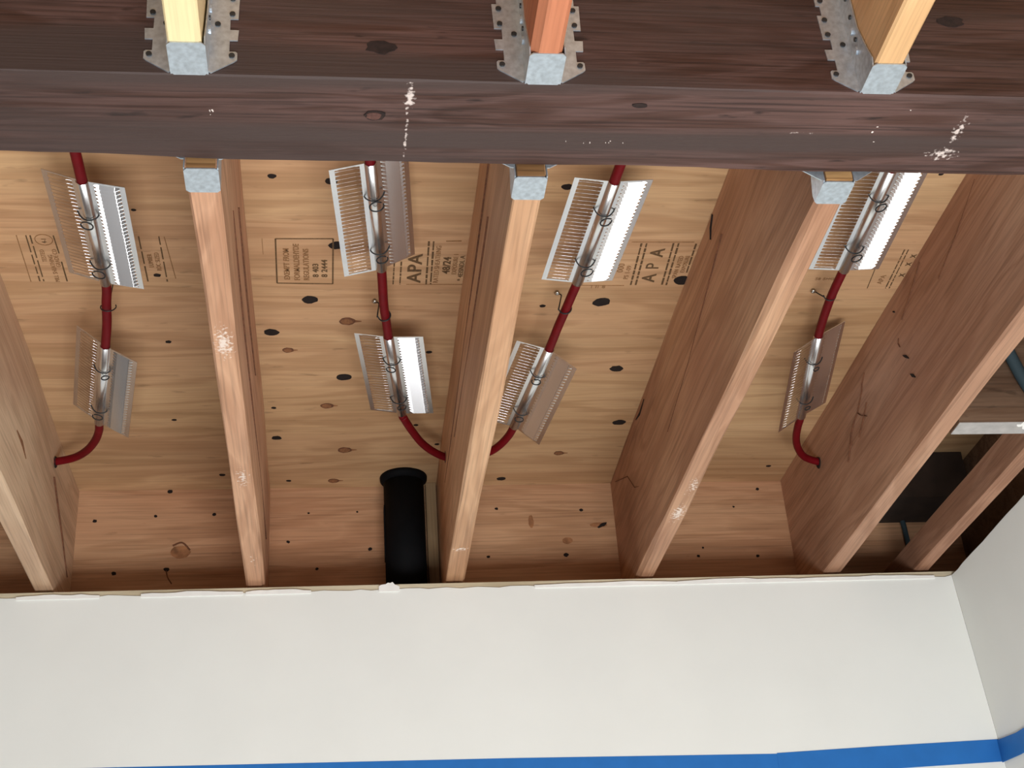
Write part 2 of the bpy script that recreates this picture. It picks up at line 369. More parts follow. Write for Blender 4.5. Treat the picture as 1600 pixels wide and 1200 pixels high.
# ------------------------------------------------------------------ joists beyond the beam
def jst(k, label, mat, **kw):
    x0 = JX[k]
    o = lumber('floor_joist', x0, x0+JW, beam_far(x0+0.02)+0.0015, YR-0.0005, 0.0, D-0.0005, mat, seed=k, **kw)
    tag(o, label, 'joist', 'floor joists behind the beam'); return o
J = {}
J[1] = jst(1, 'leftmost joist, its pale underside running off the left edge', 'fir1')
J[2] = jst(2, 'pinkish joist left of the black pipe, with white scuffs on its underside', 'fir2', wane=(lambda t: 0, lambda t: 0.003*t))
J[3] = jst(3, 'tan joist just right of the black pipe, crossed by the red tube', 'fir3', wane=(lambda t: 0, lambda t: 0.002*math.sin(6*t)**2))
J[4] = jst(4, 'orange brown joist between the third and fourth bays, its lower edge waney', 'fir4', wane=(lambda t: 0.004*max(0, math.sin(9*t)), lambda t: 0.004*max(0, math.sin(11*t+2))))
J[5] = jst(5, 'wide sided brown joist that the rightmost red tube bends into', 'fir5')
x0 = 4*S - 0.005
J[7] = lumber('floor_joist', x0, x0+JW, -1.335, YR-0.0005, 0.0, D-0.0005, 'old', seed=9)  # added in darker wood so the gap above the return wall stays dark
tag(J[7], 'added dark joist above the grey return wall at the right edge', 'joist', 'floor joists behind the beam')
J6 = lumber('nailer_board', 1.417, 1.452, -1.3, YR-0.0005, 0.0, 0.064, 'fir5', seed=6)
tag(J6, 'narrow brown nailer board hugging the grey return wall', 'board')
# end grain of each joist showing under the beam
def child_on(m, name, mat, par, **kw): return world_child(m, name, mat, par, **kw)
for k in (2, 3, 4):
    m = MB(); x0 = JX[k]; yf = beam_far(x0+0.02)
    m.box((x0+0.0015, yf-0.0012, 0.0012), (x0+JW-0.0015, yf+0.004, 0.03)); child_on(m, 'end_grain', 'endgrain', J[k])
# splits, scars and nails on the joist sides
def side_mark(par, x, pts, w, name='crack', mat='crack', nx=-1):
    m = MB()
    ring = []
    for i, (y, z) in enumerate(pts):
        a, b = pts[max(i-1, 0)], pts[min(i+1, len(pts)-1)]
        d = Vector((0, b[0]-a[0], b[1]-a[1])).normalized(); nn = Vector((0, -d.z, d.y)); ww = w*(0.25 if i in (0, len(pts)-1) else 1)*random.uniform(0.7, 1.2)
        p = Vector((x, y, z))
        ring.append([p+nn*ww+Vector((nx*0.0008, 0, 0)), p-nn*ww+Vector((nx*0.0008, 0, 0)), p-nn*ww-Vector((nx*0.003, 0, 0)), p+nn*ww-Vector((nx*0.003, 0, 0))])
    m.loft(ring); return child_on(m, name, mat, par)
X5, X4, X3 = JX[5]-0.0012, JX[4]-0.0012, JX[3]-0.0012
side_mark(J[5], X5, [(-0.602, 0.176), (-0.612, 0.168), (-0.622, 0.158)], 0.0028, 'nail_hole', 'knot')
side_mark(J[5], X5, [(-0.614, 0.130), (-0.622, 0.122), (-0.630, 0.114)], 0.0026, 'nail_hole', 'knot')
side_mark(J[5], X5, [(-0.598, 0.196), (-0.594, 0.206), (-0.600, 0.214)], 0.0012)
side_mark(J[5], X5, [(-0.603, 0.270), (-0.609, 0.265)], 0.004, 'nail_hole', 'knot')
for q in ([(-0.42, 0.245), (-0.397, 0.233), (-0.39, 0.222), (-0.378, 0.215)], [(-0.378, 0.215), (-0.36, 0.205), (-0.346, 0.196), (-0.36, 0.183), (-0.388, 0.166)], [(-0.346, 0.196), (-0.32, 0.19), (-0.292, 0.174), (-0.285, 0.155)], [(-0.40, 0.19), (-0.36, 0.165), (-0.33, 0.15)], [(-0.292, 0.174), (-0.27, 0.15), (-0.25, 0.135)], [(-0.75, 0.28), (-0.70, 0.26), (-0.63, 0.235)], [(-1.0, 0.27), (-0.9, 0.235), (-0.8, 0.21)]):
    side_mark(J[5], X5, q, 0.0006)
side_mark(J[4], X4, [(-0.87, 0.291), (-0.85, 0.279), (-0.839, 0.262)], 0.0022, 'nail_hole', 'knot')
side_mark(J[4], X4, [(0.11, 0.272), (-0.02, 0.222), (-0.074, 0.17), (-0.118, 0.151)], 0.0009)
side_mark(J[4], X4, [(-0.16, 0.285), (-0.20, 0.278), (-0.25, 0.284)], 0.004, 'nail_hole', 'knot')
side_mark(J[4], X4, [(-0.9, 0.23), (-0.6, 0.16), (-0.4, 0.13)], 0.0005)
side_mark(J[3], X3, [(-1.1, 0.21), (-0.6, 0.19), (-0.1, 0.175)], 0.0009)
side_mark(J[3], X3, [(-1.05, 0.15), (-0.7, 0.14), (-0.35, 0.15)], 0.0006)
side_mark(J[2], JX[2]+JW+0.0012, [(-1.1, 0.12), (-0.8, 0.105), (-0.3, 0.11), (0.0, 0.10)], 0.0010, nx=1)
side_mark(J[2], JX[2]+JW+0.0012, [(-1.0, 0.20), (-0.7, 0.19), (-0.5, 0.20)], 0.0010, nx=1)
side_mark(J[1], JX[1]+JW+0.0012, [(-0.1, 0.20), (0.03, 0.13), (0.12, 0.075)], 0.0016, nx=1)
side_mark(J[1], JX[1]+JW+0.0012, [(-0.45, 0.12), (-0.40, 0.12), (-0.36, 0.11)], 0.005, 'knot', 'knotmid', nx=1)
# drilled hole rims where tubes enter
def bore(par, x, y, z, nx):
    m = MB(); m.disc((x, y, z), (nx, 0, 0), 0.0125, 0.0125, YY, ZZ, 0.0006, 0.15); child_on(m, 'drilled_hole', 'knot', par)

# ------------------------------------------------------------------ near joists
NX = {2: 0.0044, 3: S-0.0004, 4: 2*S-0.0017}
ZN = 0.0125
for k, mat, lab in ((2, 'near1', 'pale yellow joist end hung on the near face of the beam at upper left'),
                    (3, 'near2', 'reddish orange joist end with rounded edges on the near beam face'),
                    (4, 'near3', 'light tan joist end at upper right on the near beam face')):
    x0 = NX[k]
    o = lumber('floor_joist', x0+0.0006, x0+JW-0.0006, -3.2, beam_near(x0+0.02)-0.002, ZN, D-0.0005, mat, seed=20+k, ch=0.006 if k == 3 else 0.002, seg=20)
    tag(o, lab, 'joist', 'floor joists in front of the beam')

# ------------------------------------------------------------------ joist hangers
def hanger(x0, zs, side, height, label, depth, lift=0.0):
    """side -1: on the near face of the beam, +1: on the far face"""
    xc = x0 + JW/2
    yf = beam_near(xc) if side < 0 else beam_far(xc)
    yb = yf + side*0.0004
    t = 0.0016; w = JW/2 + 0.0004
    e = empty('joist_hanger', (xc, yf, zs)); tag(e, label, 'hanger', 'galvanised joist hangers on the beam')
    def build(m, name, mat, par=None, **kw):
        o = m.build(name, mat, None, None, **kw); p = par or e; o.parent = p
        return o
    Y = lambda d: side*d       # distance out from the beam face
    m = MB(); c = 0.004
    m.prism([(-w-t+c, Y(0.0005)), (w+t-c, Y(0.0005)), (w+t, Y(0.0005+c)), (w+t, Y(depth-c)), (w+t-c, Y(depth)), (-w-t+c, Y(depth)), (-w-t, Y(depth-c)), (-w-t, Y(0.0005+c))], (-t, 0.0), 'XY')
    build(m, 'seat', 'galv')
    for s in (-1, 1):
        m = MB()
        prof = [(Y(0.0), 0.0), (Y(depth-0.004), 0.0), (Y(depth-0.001), 0.010), (Y(depth*0.82), 0.035), (Y(depth*0.62), 0.075), (Y(depth*0.60), height), (Y(0.0), height)]
        a, b = (w, w+t) if s > 0 else (-w-t, -w)
        m.prism(prof, (a, b), 'YZ')
        # raised nailing dimples
        st = build(m, 'side_strap', 'galv')
        for zz in (0.050, 0.082):
            d = MB(); d.disc((s*(w+t), Y(depth*0.36), zz), (s, 0, 0), 0.0042, 0.006, YY, ZZ, 0.0024, 0.05, 12); build(d, 'dimple', 'galv', st, smooth=False)
        for zz in (0.064, 0.100, 0.13):
            d = MB(); d.disc((s*(w+t), Y(depth*0.44), zz), (s, 0, 0), 0.0030, 0.0030, YY, ZZ, 0.0016, 0.05, 10); build(d, 'nail', 'nail', st)
        # toothed flange against the beam face
        out, inn = w+t+0.031, w+t+0.022
        P = [(w, 0.004), (w+0.004, 0.001), (out-0.003, 0.018), (out, 0.021), (out, 0.031), (out-0.002, 0.033), (inn, 0.033), (inn, 0.050), (out, 0.050), (out+0.001, 0.066), (inn, 0.066), (inn, 0.083), (out, 0.083), (out+0.001, 0.122), (inn+0.004, 0.122), (inn+0.004, 0.138), (out, 0.138), (out, height-0.006), (out-0.006, height), (w, height)]
        if lift: P = [(w, lift), (w+0.003, lift)] + [(a, b + lift*(1 if b < 0.03 else 0)) for a, b in P[2:]] if lift < 0.01 else [(w, 0.014), (w+0.005, 0.014), (out, 0.030)] + P[5:]
        m = MB(); m.prism([(s*a, b) for a, b in P], (Y(0.0004), Y(0.0004+t)), 'XZ')
        fl_ = build(m, 'flange', 'galv')
        for (a, zz) in ((out-0.006, 0.0265), (out-0.007, 0.090), (out-0.007, 0.114), (inn-0.014, 0.074), (out-0.007, 0.146)):
            if zz > height: continue
            d = MB(); d.disc((s*a, Y(0.0004+t), zz), (0, side, 0), 0.0034, 0.0034, XX, ZZ, 0.0018, 0.04, 10); build(d, 'nail', 'nail', fl_)
    return e
hanger(NX[2], ZN, -1, 0.17, 'galvanised hanger holding the pale yellow near joist', 0.052)
hanger(NX[3], ZN, -1, 0.17, 'galvanised hanger holding the reddish near joist', 0.052)
hanger(NX[4], ZN, -1, 0.17, 'galvanised hanger holding the light tan near joist', 0.052)
for k, lab in ((2, 'galvanised hanger seat under the pinkish joist left of the black pipe'), (3, 'galvanised hanger seat under the middle tan joist behind the beam'), (4, 'galvanised hanger seat under the orange brown joist behind the beam')):
    hanger(JX[k], -0.0002, 1, 0.17, lab, 0.047, 0.014 if k < 4 else 0.0)

# ------------------------------------------------------------------ plywood knots, plugs, stamps ; nails in the rim board
HOLES = [(0.141,-0.6,0.0146),(0.07,-0.491,0.0139),(0.202,-0.325,0.0148),(0.668,-0.593,0.0166),(0.737,-0.352,0.0142),(0.781,-0.127,0.0138),(0.064,-0.073,0.0105),(0.556,0.137,0.0102),(0.089,-0.952,0.0069),(0.803,-0.665,0.0164),(0.189,-0.767,0.0135),(0.557,-0.933,0.0094),(0.18,-0.941,0.01),(-0.115,-0.676,0.0064),(-0.132,-0.861,0.004),(-0.118,-0.458,0.0057),(-0.137,-0.156,0.005),(-0.059,0.098,0.0068),(0.561,-0.58,0.0059),(0.083,0.132,0.0056),(0.363,-0.418,0.0061),(0.352,-0.124,0.0053),(0.063,-0.203,0.0051),(0.401,-0.036,0.0055),(1.165,0.091,0.0061),(1.17,-0.978,0.0044)]
for x, y, r in HOLES:
    m = MB(); m.disc((x, y, D), DN, r, r*0.82, XX, YY, 0.0004, 0.10); child_on(m, 'knot_hole', 'knot', ceiling)
for x, y, r in [(0.208,-0.528,0.0151),(0.098,-0.427,0.0107),(0.169,-0.21,0.0128),(0.206,-0.014,0.0149),(0.181,0.135,0.0127),(0.671,0.013,0.0114)]:
    m = MB(); m.disc((x, y, D), DN, r, r*0.85, XX, YY, 0.0004, 0.08); k = child_on(m, 'knot', 'crack', ceiling)
    m = MB(); m.disc((x-r*0.05, y, D), DN, r*0.72, r*0.58, XX, YY, 0.0009, 0.08); o = child_on(m, 'knot_heart', 'knotmid', ceiling); o.parent = k; o.matrix_parent_inverse = Matrix.Identity(4)
    for q in (1,):
        m = MB(); m.loft([[(x+r*0.8, y+r*0.3, D+0.001), (x+r*0.8, y-r*0.3, D+0.001), (x+r*0.8, y-r*0.3, D-0.0003), (x+r*0.8, y+r*0.3, D-0.0003)], [(x+r*1.7, y+0.001, D+0.001), (x+r*1.7, y-0.001, D+0.001), (x+r*1.7, y-0.001, D-0.0003), (x+r*1.7, y+0.001, D-0.0003)]])
        o = child_on(m, 'knot_tail', 'knotmid', ceiling); o.parent = k; o.matrix_parent_inverse = Matrix.Identity(4)
for x, z, r in [(-0.177,0.293,0.006),(-0.334,0.225,0.0050),(-0.205,0.234,0.0041),(-0.079,0.236,0.0050),(-0.285,0.102,0.0060),(-0.176,0.108,0.0067),(0.126,0.235,0.0028),(0.233,0.236,0.0028),(0.26,0.146,0.0050),(0.082,0.167,0.0042),(0.144,0.102,0.0041),(0.545,0.238,0.0043),(0.52,0.122,0.0043),(0.738,0.231,0.0050),(0.694,0.123,0.0066),(0.994,0.113,0.0044),(1.156,0.277,0.0046),(1.093,0.233,0.003),(1.131,0.11,0.0045),(1.007,0.133,0.003)]:
    m = MB(); m.disc((x, YR, z), (0, -1, 0), r*0.9, r*0.75, XX, ZZ, 0.0005, 0.2, 9); child_on(m, 'nail_hole', 'knot', rim)
for x, z, r, a in [(-0.148,0.148,0.022,0.015),(0.621,0.205,0.006,0.016),(0.774,0.194,0.020,0.006),(0.700,0.157,0.012,0.008)]:
    m = MB(); m.disc((x, YR, z), (0, -1, 0), r, a, XX, ZZ, 0.0004, 0.07, 20); child_on(m, 'knot', 'knotrim', rim)
m = MB(); m.disc((0.782, YR, 0.193), (0, -1, 0), 0.012, 0.004, (0.85, 0, 0.52), (-0.52, 0, 0.85), 0.0007, 0.25); child_on(m, 'crack', 'knot', rim)
m = MB(); m.tube([(-0.165, YR-0.0002, 0.163), (-0.145, YR-0.0002, 0.170), (-0.128, YR-0.0002, 0.152)], 0.002, 6); child_on(m, 'crack', 'crack', rim)
m = MB(); m.tube([(-0.176, YR-0.0002, 0.106), (-0.172, YR-0.0002, 0.09), (-0.163, YR-0.0002, 0.075)], 0.0012, 6); child_on(m, 'crack', 'crack', rim)

ZS = D - 0.0004
def stamp(name='grade_stamp'):
    e = empty(name, (0, 0, ZS)); e.parent = ceiling; e.matrix_parent_inverse = Matrix.Translation(-Vector(ceiling.location)); return e
def inkline(par, a, b, w, mat='ink', dash=0, name='printed_line'):
    m = MB(); A, B = Vector((a[0], a[1], ZS)), Vector((b[0], b[1], ZS)); L_ = (B-A).length; d = (B-A)/L_; n = Vector((-d.y, d.x, 0))*w/2
    segs = [(0, L_)] if not dash else []
    if dash:
        r = random.Random(int(a[0]*1000)); t = 0
        while t < L_:
            l = dash*r.uniform(0.6, 1.8); segs.append((t, min(L_, t+l))); t += l + dash*0.25
    for s, t in segs:
        k = n*random.uniform(0.75, 1.1)
        m.loft([[A+d*s+k-Vector((0,0,0.0002)), A+d*s-k-Vector((0,0,0.0002)), A+d*s-k+Vector((0,0,0.001)), A+d*s+k+Vector((0,0,0.001))], [A+d*t+k-Vector((0,0,0.0002)), A+d*t-k-Vector((0,0,0.0002)), A+d*t-k+Vector((0,0,0.001)), A+d*t+k+Vector((0,0,0.001))]])
    o = m.build(name, mat); o.parent = par; o.matrix_parent_inverse = Matrix.Translation((0, 0, -ZS)); return o
def inktext(par, txt, x, y, size, mat='ink', sx=1.0, shear=0.0, bold=0.0, ang=0.0):
    """print reading towards the beam: text runs along -Y, letter tops towards -X, seen from below"""
    c = bpy.data.curves.new('printed_text', 'FONT'); c.body = txt; c.size = size; c.offset = bold; c.extrude = 0.00015
    c.space_character = 1.05
    c.materials.append(M[mat])
    o = bpy.data.objects.new('printed_text', c); COL.objects.link(o)
    R = Matrix(((0, -1, 0), (-1, 0, 0), (0, 0, -1))).to_4x4()      # columns: text x -> -Y, text y -> -X, text z -> -Z
    Sc = Matrix.Diagonal((sx, 1, 1, 1))
    o.parent = par
    o.matrix_local = Matrix.Translation((x, y, -0.0003)) @ Matrix.Rotation(ang, 4, 'Z') @ R @ Sc
    return o
# boxed stamp in the second bay
s1 = stamp()
for a, b, w in (((0.088,-0.785),(0.183,-0.786),0.0028),((0.183,-0.786),(0.182,-0.651),0.0034),((0.182,-0.651),(0.086,-0.653),0.0026),((0.086,-0.653),(0.088,-0.785),0.0032)): inkline(s1, a, b, w)
for t, x, y, sz in (('EXEMPT FROM', 0.1085, -0.664, 0.0135), ('FORMALDEHYDE', 0.1255, -0.662, 0.0135), ('REGULATIONS', 0.1415, -0.662, 0.0135)): inktext(s1, t, x, y, sz, 'inkfaint', 1.02, bold=0.0003)
inktext(s1, '8 403', 0.1575, -0.672, 0.014, 'ink', 1.25, bold=0.0003); inktext(s1, '8 2444', 0.1725, -0.672, 0.014, 'ink', 1.3, bold=0.0003)
inkline(s1, (0.066, -0.785), (0.066, -0.74), 0.001, 'inkfaint')
# grade stamp right of the second bay plate
s2 = stamp()
for x in (0.287, 0.299): inkline(s2, (x, -0.72), (x, -0.650), 0.0028, 'ink', 0.012)
for x in (0.343, 0.351): inkline(s2, (x, -0.780), (x+0.002, -0.650), 0.0034, 'ink', 0.016)
inktext(s2, 'APA', 0.334, -0.656, 0.034, 'ink', 1.35, bold=0.0006)
inktext(s2, 'RATED SHEATHING', 0.365, -0.655, 0.0125, 'inkfaint', 0.98)
inktext(s2, '48/24', 0.3835, -0.684, 0.0185, 'ink', 1.15, bold=0.0004)
inktext(s2, 'EXPOSURE 1', 0.3955, -0.682, 0.0115, 'inkfaint', 0.95)
inktext(s2, '* 4EISNDL A', 0.4075, -0.662, 0.0125, 'ink', 1.1)
inkline(s2, (0.372, -0.781), (0.398, -0.782), 0.002, 'inkfaint'); inkline(s2, (0.310, -0.650), (0.42, -0.650), 0.001, 'inkfaint')
inkline(s2, (0.4135, -0.788), (0.4155, -0.720), 0.0022, 'ink')
# third bay
s3 = stamp()
for a, b in (((0.708,-0.778),(0.712,-0.650)), ((0.717,-0.778),(0.721,-0.650)), ((0.764,-0.779),(0.769,-0.650)), ((0.773,-0.779),(0.777,-0.650))): inkline(s3, a, b, 0.0034, 'ink', 0.013)
inkline(s3, (0.804, -0.778), (0.806, -0.69), 0.003, 'ink', 0.014)
for t, y in (('A', -0.660), ('P', -0.700), ('A', -0.738)): inktext(s3, t, 0.752, y, 0.034, 'ink', 1.1, bold=0.0006 if t != 'P' else 0.0)
inktext(s3, '000', 0.690, -0.690, 0.016, 'inkfaint', 1.1); inktext(s3, 'PS 1-09', 0.703, -0.668, 0.012, 'inkfaint', 1.1); inktext(s3, 'SPAN RATED', 0.790, -0.672, 0.0115, 'inkfaint', 1.0); inktext(s3, 'EXPOSURE', 0.801, -0.690, 0.0105, 'inkfaint', 1.0)
inkline(s3, (0.690, -0.782), (0.80, -0.783), 0.0016, 'inkfaint'); inkline(s3, (0.62, -0.648), (0.70, -0.648), 0.0016, 'inkfaint')
inktext(s3, 'I II 8', 0.640, -0.640, 0.014, 'inkfaint', 1.0, ang=1.57)
# first bay
s4 = stamp()
inkline(s4, (-0.326, -0.790), (-0.327, -0.655), 0.0015, 'inkfaint')
for x in (-0.311, -0.3045): inkline(s4, (x, -0.790), (x-0.001, -0.657), 0.0024, 'ink', 0.03)
inkline(s4, (-0.268, -0.790), (-0.267, -0.740), 0.0022, 'ink'); inkline(s4, (-0.267, -0.715), (-0.267, -0.657), 0.0022, 'ink')
m = MB(); m.tube([(-0.285+0.014*math.cos(a), -0.778+0.015*math.sin(a), ZS) for a in (2*math.pi*k/16 for k in range(17))], 0.0007, 5, 0)
o = m.build('printed_ring', 'inkfaint'); o.parent = s4; o.matrix_parent_inverse = Matrix.Translation((0, 0, -ZS))
inktext(s4, '4-1', -0.281, -0.769, 0.012, 'ink', 0.8)
for t, x, y in (('TESTED', -0.290, -0.715), ('MILL SHEATHING', -0.279, -0.655), ('GRADE CD', -0.270, -0.700)): inktext(s4, t, x, y, 0.0105, 'inkfaint', 0.95)
for x in (-0.133, -0.1005): inkline(s4, (x, -0.789), (x+0.0005, -0.657), 0.0024, 'ink', 0.03)
inkline(s4, (-0.092, -0.788), (-0.085, -0.666), 0.0014, 'inkfaint')
inktext(s4, 'LUMBER', -0.118, -0.700, 0.011, 'inkfaint', 0.95); inktext(s4, 'RDC SIZED', -0.106, -0.690, 0.011, 'inkfaint', 0.95)
# fourth bay
s5 = stamp()
for a, b in (((1.184,-0.764),(1.191,-0.641)), ((1.191,-0.764),(1.198,-0.641))): inkline(s5, a, b, 0.0022, 'ink', 0.013)
inkline(s5, (1.150, -0.704), (1.156, -0.641), 0.0018, 'ink'); inktext(s5, 'APA', 1.178, -0.655, 0.014, 'inkfaint', 1.1); inktext(s5, 'S8 SHG', 1.048, -0.668, 0.011, 'inkfaint', 1.0, ang=1.57)
for y in (-0.74, -0.715, -0.68): inktext(s5, 'X', 1.2115, y, 0.013, 'ink', 1.0, bold=0.0005)

# ------------------------------------------------------------------ black drain pipe
e = empty('drain_pipe', (0.3355, 0.1235, -0.009)); tag(e, 'black plastic drain pipe standing against the rim board', 'pipe')
def ring(r, z, n=40): return [(r*math.cos(2*math.pi*k/n), r*math.sin(2*math.pi*k/n), z) for k in range(n)]
m = MB(); m.loft([ring(0.0445, 0.0005), ring(0.0445, D+0.009-0.001)]); m.build('pipe', 'abs', e, smooth=True)
m = MB(); m.loft([ring(0.0447, D-0.008), ring(0.052, D+0.001), ring(0.0525, D+0.008)]); m.build('hole_ring', 'abs', e, smooth=True)  # black ring added in place of the dark hole round the pipe
m = MB(); m.box((-0.0455, -0.010, 0.11), (-0.0435, 0.016, 0.235)); m.build('foam_edge', 'abs', e)
m = MB(); m.box((0.386, YR-0.019, -0.0085), (0.4085, YR-0.0005, D-0.001))
o = m.build('filler_strip', 'filler', loc=(0.397, YR-0.01, -0.0085)); tag(o, 'narrow olive tan wood strip between black pipe and tan joist', 'board')

# ------------------------------------------------------------------ heat plates
LP, NS = 0.2846, 29
def slat_mesh(sgn, tilt):
    """one louver: flat tabs at both ends, twisted open in between"""
    m = MB(); rings = []
    for x, hw, t in ((0.0150, 0.0016, 0.0), (0.0235, 0.0046, 1.0), (0.0455, 0.0046, 1.0), (0.0540, 0.0016, 0.0)):
        a = tilt*t; c, s_ = math.cos(a), math.sin(a); th = 0.00009
        rings.append([(x*sgn, y*c - z*s_, y*s_ + z*c) for y, z in ((-hw, -th), (hw, -th), (hw, th), (-hw, th))])
    m.loft(rings)
    me = bpy.data.meshes.new('slat'); me.from_pydata(m.v, [], m.f); me.materials.append(M['alu'])
    bm = bmesh.new(); bm.from_mesh(me); bmesh.ops.recalc_face_normals(bm, faces=bm.faces); bm.to_mesh(me); bm.free()
    return me
SL = {-1: slat_mesh(-1, math.radians(36)), 1: slat_mesh(1, math.radians(-45)), 2: slat_mesh(1, math.radians(-30))}
def frame_mesh(sgn):
    m = MB(); t = 0.0005; B = lambda x0, x1, y0, y1: m.box((min(x0*sgn, x1*sgn), y0, -t), (max(x0*sgn, x1*sgn), y1, t))
    B(0.0088, 0.0160, 0, LP); B(0.0535, 0.0615, 0, LP); B(0.0160, 0.0535, 0, 0.004); B(0.0160, 0.0535, LP-0.004, LP)
    return m
def plate(k, A, az, el, thL, thR, label, clips):
    az, el, thL, thR = map(math.radians, (az, el, thL, thR))
    ax = Vector((math.sin(az)*math.cos(el), math.cos(az)*math.cos(el), math.sin(el)))
    h = ax.cross(Vector((0, 0, 1))).normalized(); v = h.cross(ax)
    mt = Matrix.Translation(A) @ Matrix((h, ax, v)).transposed().to_4x4()
    e = empty('heat_plate', mat=mt); tag(e, label, 'heat plate', 'louvred aluminium heat plates on the red tubes')
    for s, th in ((-1, thL), (1, -thR)):
        w = frame_mesh(s).build('wing', 'alu', e); w.rotation_euler = (0, th, 0)
        for i in range(NS):
            o = bpy.data.objects.new('slat', SL[2 if s > 0 and k in (2, 3, 6, 8) else s]); COL.objects.link(o); o.parent = w
            o.location = (0, 0.004 + (LP-0.008)*(i+0.5)/NS, 0)
    # rounded channel clasping the tube from below
    m = MB(); ro, ri, n = 0.0095, 0.0085, 14
    sec = [(ro*math.cos(a), ro*math.sin(a)) for a in (math.pi + math.pi*k/n for k in range(n+1))] + [(ri*math.cos(a), ri*math.sin(a)) for a in (2*math.pi - math.pi*k/n for k in range(n+1))]
    m.loft([[(x, 0, z+0.001) for x, z in sec], [(x, LP, z+0.001) for x, z in sec]]); m.build('channel', 'alu', e, smooth=True)
    for y, s, r in clips:
        m = MB()
        m.tube([(-s*0.017, y-0.002, 0.004), (-s*0.012, y, -0.006), (-s*0.004, y+0.001, -0.0105), (s*0.006, y+0.002, -0.0095), (s*0.013, y+0.000, -0.004), (s*0.017, y-0.003, 0.003)], 0.0012, 6, 4)
        pts = []
        for q in range(13):
            a = 2*math.pi*q/12*0.92 - 0.3
            pts.append((s*(0.004 + r*0.9*math.cos(a)), y + 0.010 + r*math.sin(a), -0.0125 - 0.004*abs(math.sin(a*0.5))))
        m.tube(pts, 0.0012, 6, 2)
        m.build('wire_clip', 'wire', e, smooth=True)
    return mt
PL = [
 (1, (-0.1750, -1.0604, 0.2005), -1.2, 2.7, 18.2, -9.5, 'tilted heat plate nearest the beam in the first bay at upper left', [(0.085, -1, 0.010), (0.225, -1, 0.011)]),
 (2, (-0.2068, -0.5886, 0.2093), -10.0, 0.2, 35.6, -26.7, 'folded heat plate with pinkish grey right wing in the first bay', [(0.075, 1, 0.007), (0.225, -1, 0.010)]),
 (3, (0.2370, -1.0866, 0.2198), 4.8, 1.0, -10.9, 25.3, 'heat plate with dark brownish right wing, touching the beam in the second bay', [(0.080, 1, 0.012), (0.225, 1, 0.010)]),
 (4, (0.2788, -0.5886, 0.2264), 7.0, -0.1, 11.9, -3.8, 'heat plate with white right wing above the black pipe', [(0.080, -1, 0.009), (0.225, 1, 0.009)]),
 (5, (0.6053, -1.0557, 0.2135), -3.0, 1.3, 4.4, 6.7, 'flat bright heat plate near the beam in the third bay', [(0.075, 1, 0.010), (0.220, 1, 0.011)]),
 (6, (0.5718, -0.5479, 0.2240), -7.0, -1.7, 14.0, -38.9, 'folded heat plate with brown right wing beside the tan joist', [(0.080, -1, 0.009), (0.220, -1, 0.009)]),
 (7, (1.0414, -1.0674, 0.2336), 2.9, 1.1, 4.4, 1.2, 'bright heat plate partly behind the orange brown joist at upper right', [(0.070, 1, 0.010), (0.215, 1, 0.010)]),
 (8, (1.0811, -0.5546, 0.2478), 8.8, -4.0, -32.4, 27.3, 'steeply folded dark heat plate in the fourth bay', [(0.080, 1, 0.006), (0.220, 1, 0.006)])]
MT = {}
for p in PL: MT[p[0]] = plate(*p)
def axis_pt(k, f, dz=0.0015): return tuple(MT[k] @ Vector((0, LP*f, dz)))

# ------------------------------------------------------------------ red tubing
def red(path, label):
    m = MB(); m.tube(path, 0.0079, 16, 6); o = m.build('heating_tube', 'pex', smooth=True, loc=path[0]); tag(o, label, 'tube', 'red heating tubes under the subfloor'); return o
red([(-0.172, -1.348, 0.202), (-0.174, -1.2, 0.202), axis_pt(1, 0.0), axis_pt(1, 0.5), axis_pt(1, 1.0), (-0.1885, -0.714, 0.215), (-0.1955, -0.655, 0.2125), axis_pt(2, 0.0), axis_pt(2, 0.5), axis_pt(2, 1.0), (-0.264, -0.262, 0.217), (-0.279, -0.211, 0.222), (-0.303, -0.160, 0.227), (-0.334, -0.122, 0.231), (-0.380, -0.098, 0.234)], 'red tube of the first bay, curving into the leftmost joist')
red([(0.222, -1.34, 0.221), (0.228, -1.2, 0.221), axis_pt(3, 0.0), axis_pt(3, 0.5), axis_pt(3, 1.0), (0.2635, -0.765, 0.226), (0.268, -0.692, 0.226), (0.2735, -0.641, 0.227), axis_pt(4, 0.0), axis_pt(4, 0.5), axis_pt(4, 1.0), (0.319, -0.285, 0.225), (0.338, -0.232, 0.224), (0.359, -0.186, 0.222), (0.385, -0.152, 0.219), (0.415, -0.132, 0.216), (0.455, -0.130, 0.215), (0.485, -0.146, 0.215), (0.508, -0.172, 0.215), (0.526, -0.215, 0.215), axis_pt(6, 1.0), axis_pt(6, 0.5), axis_pt(6, 0.0), (0.577, -0.625, 0.223), (0.582, -0.678, 0.222), (0.587, -0.735, 0.221), axis_pt(5, 1.0), axis_pt(5, 0.5), axis_pt(5, 0.0), (0.613, -1.2, 0.211), (0.619, -1.337, 0.210)], 'long red tube looping through the tan joist between the second and third bays')
red([(1.027, -1.336, 0.231), (1.034, -1.2, 0.232), axis_pt(7, 0.0), axis_pt(7, 0.5), axis_pt(7, 1.0), (1.0585, -0.72, 0.241), (1.0655, -0.655, 0.2445), axis_pt(8, 0.0), axis_pt(8, 0.5), axis_pt(8, 1.0), (1.129, -0.235, 0.227), (1.140, -0.182, 0.226), (1.157, -0.138, 0.223), (1.182, -0.105, 0.219), (1.222, -0.088, 0.215)], 'red tube of the fourth bay, hooking into the brown joist at the right')
bore(J[1], JX[1]+JW+0.001, -0.100, 0.2335, 1); bore(J[3], JX[3]-0.001, -0.133, 0.216, -1); bore(J[3], JX[3]+JW+0.001, -0.132, 0.215, 1); bore(J[5], JX[5]-0.001, -0.089, 0.2155, -1)

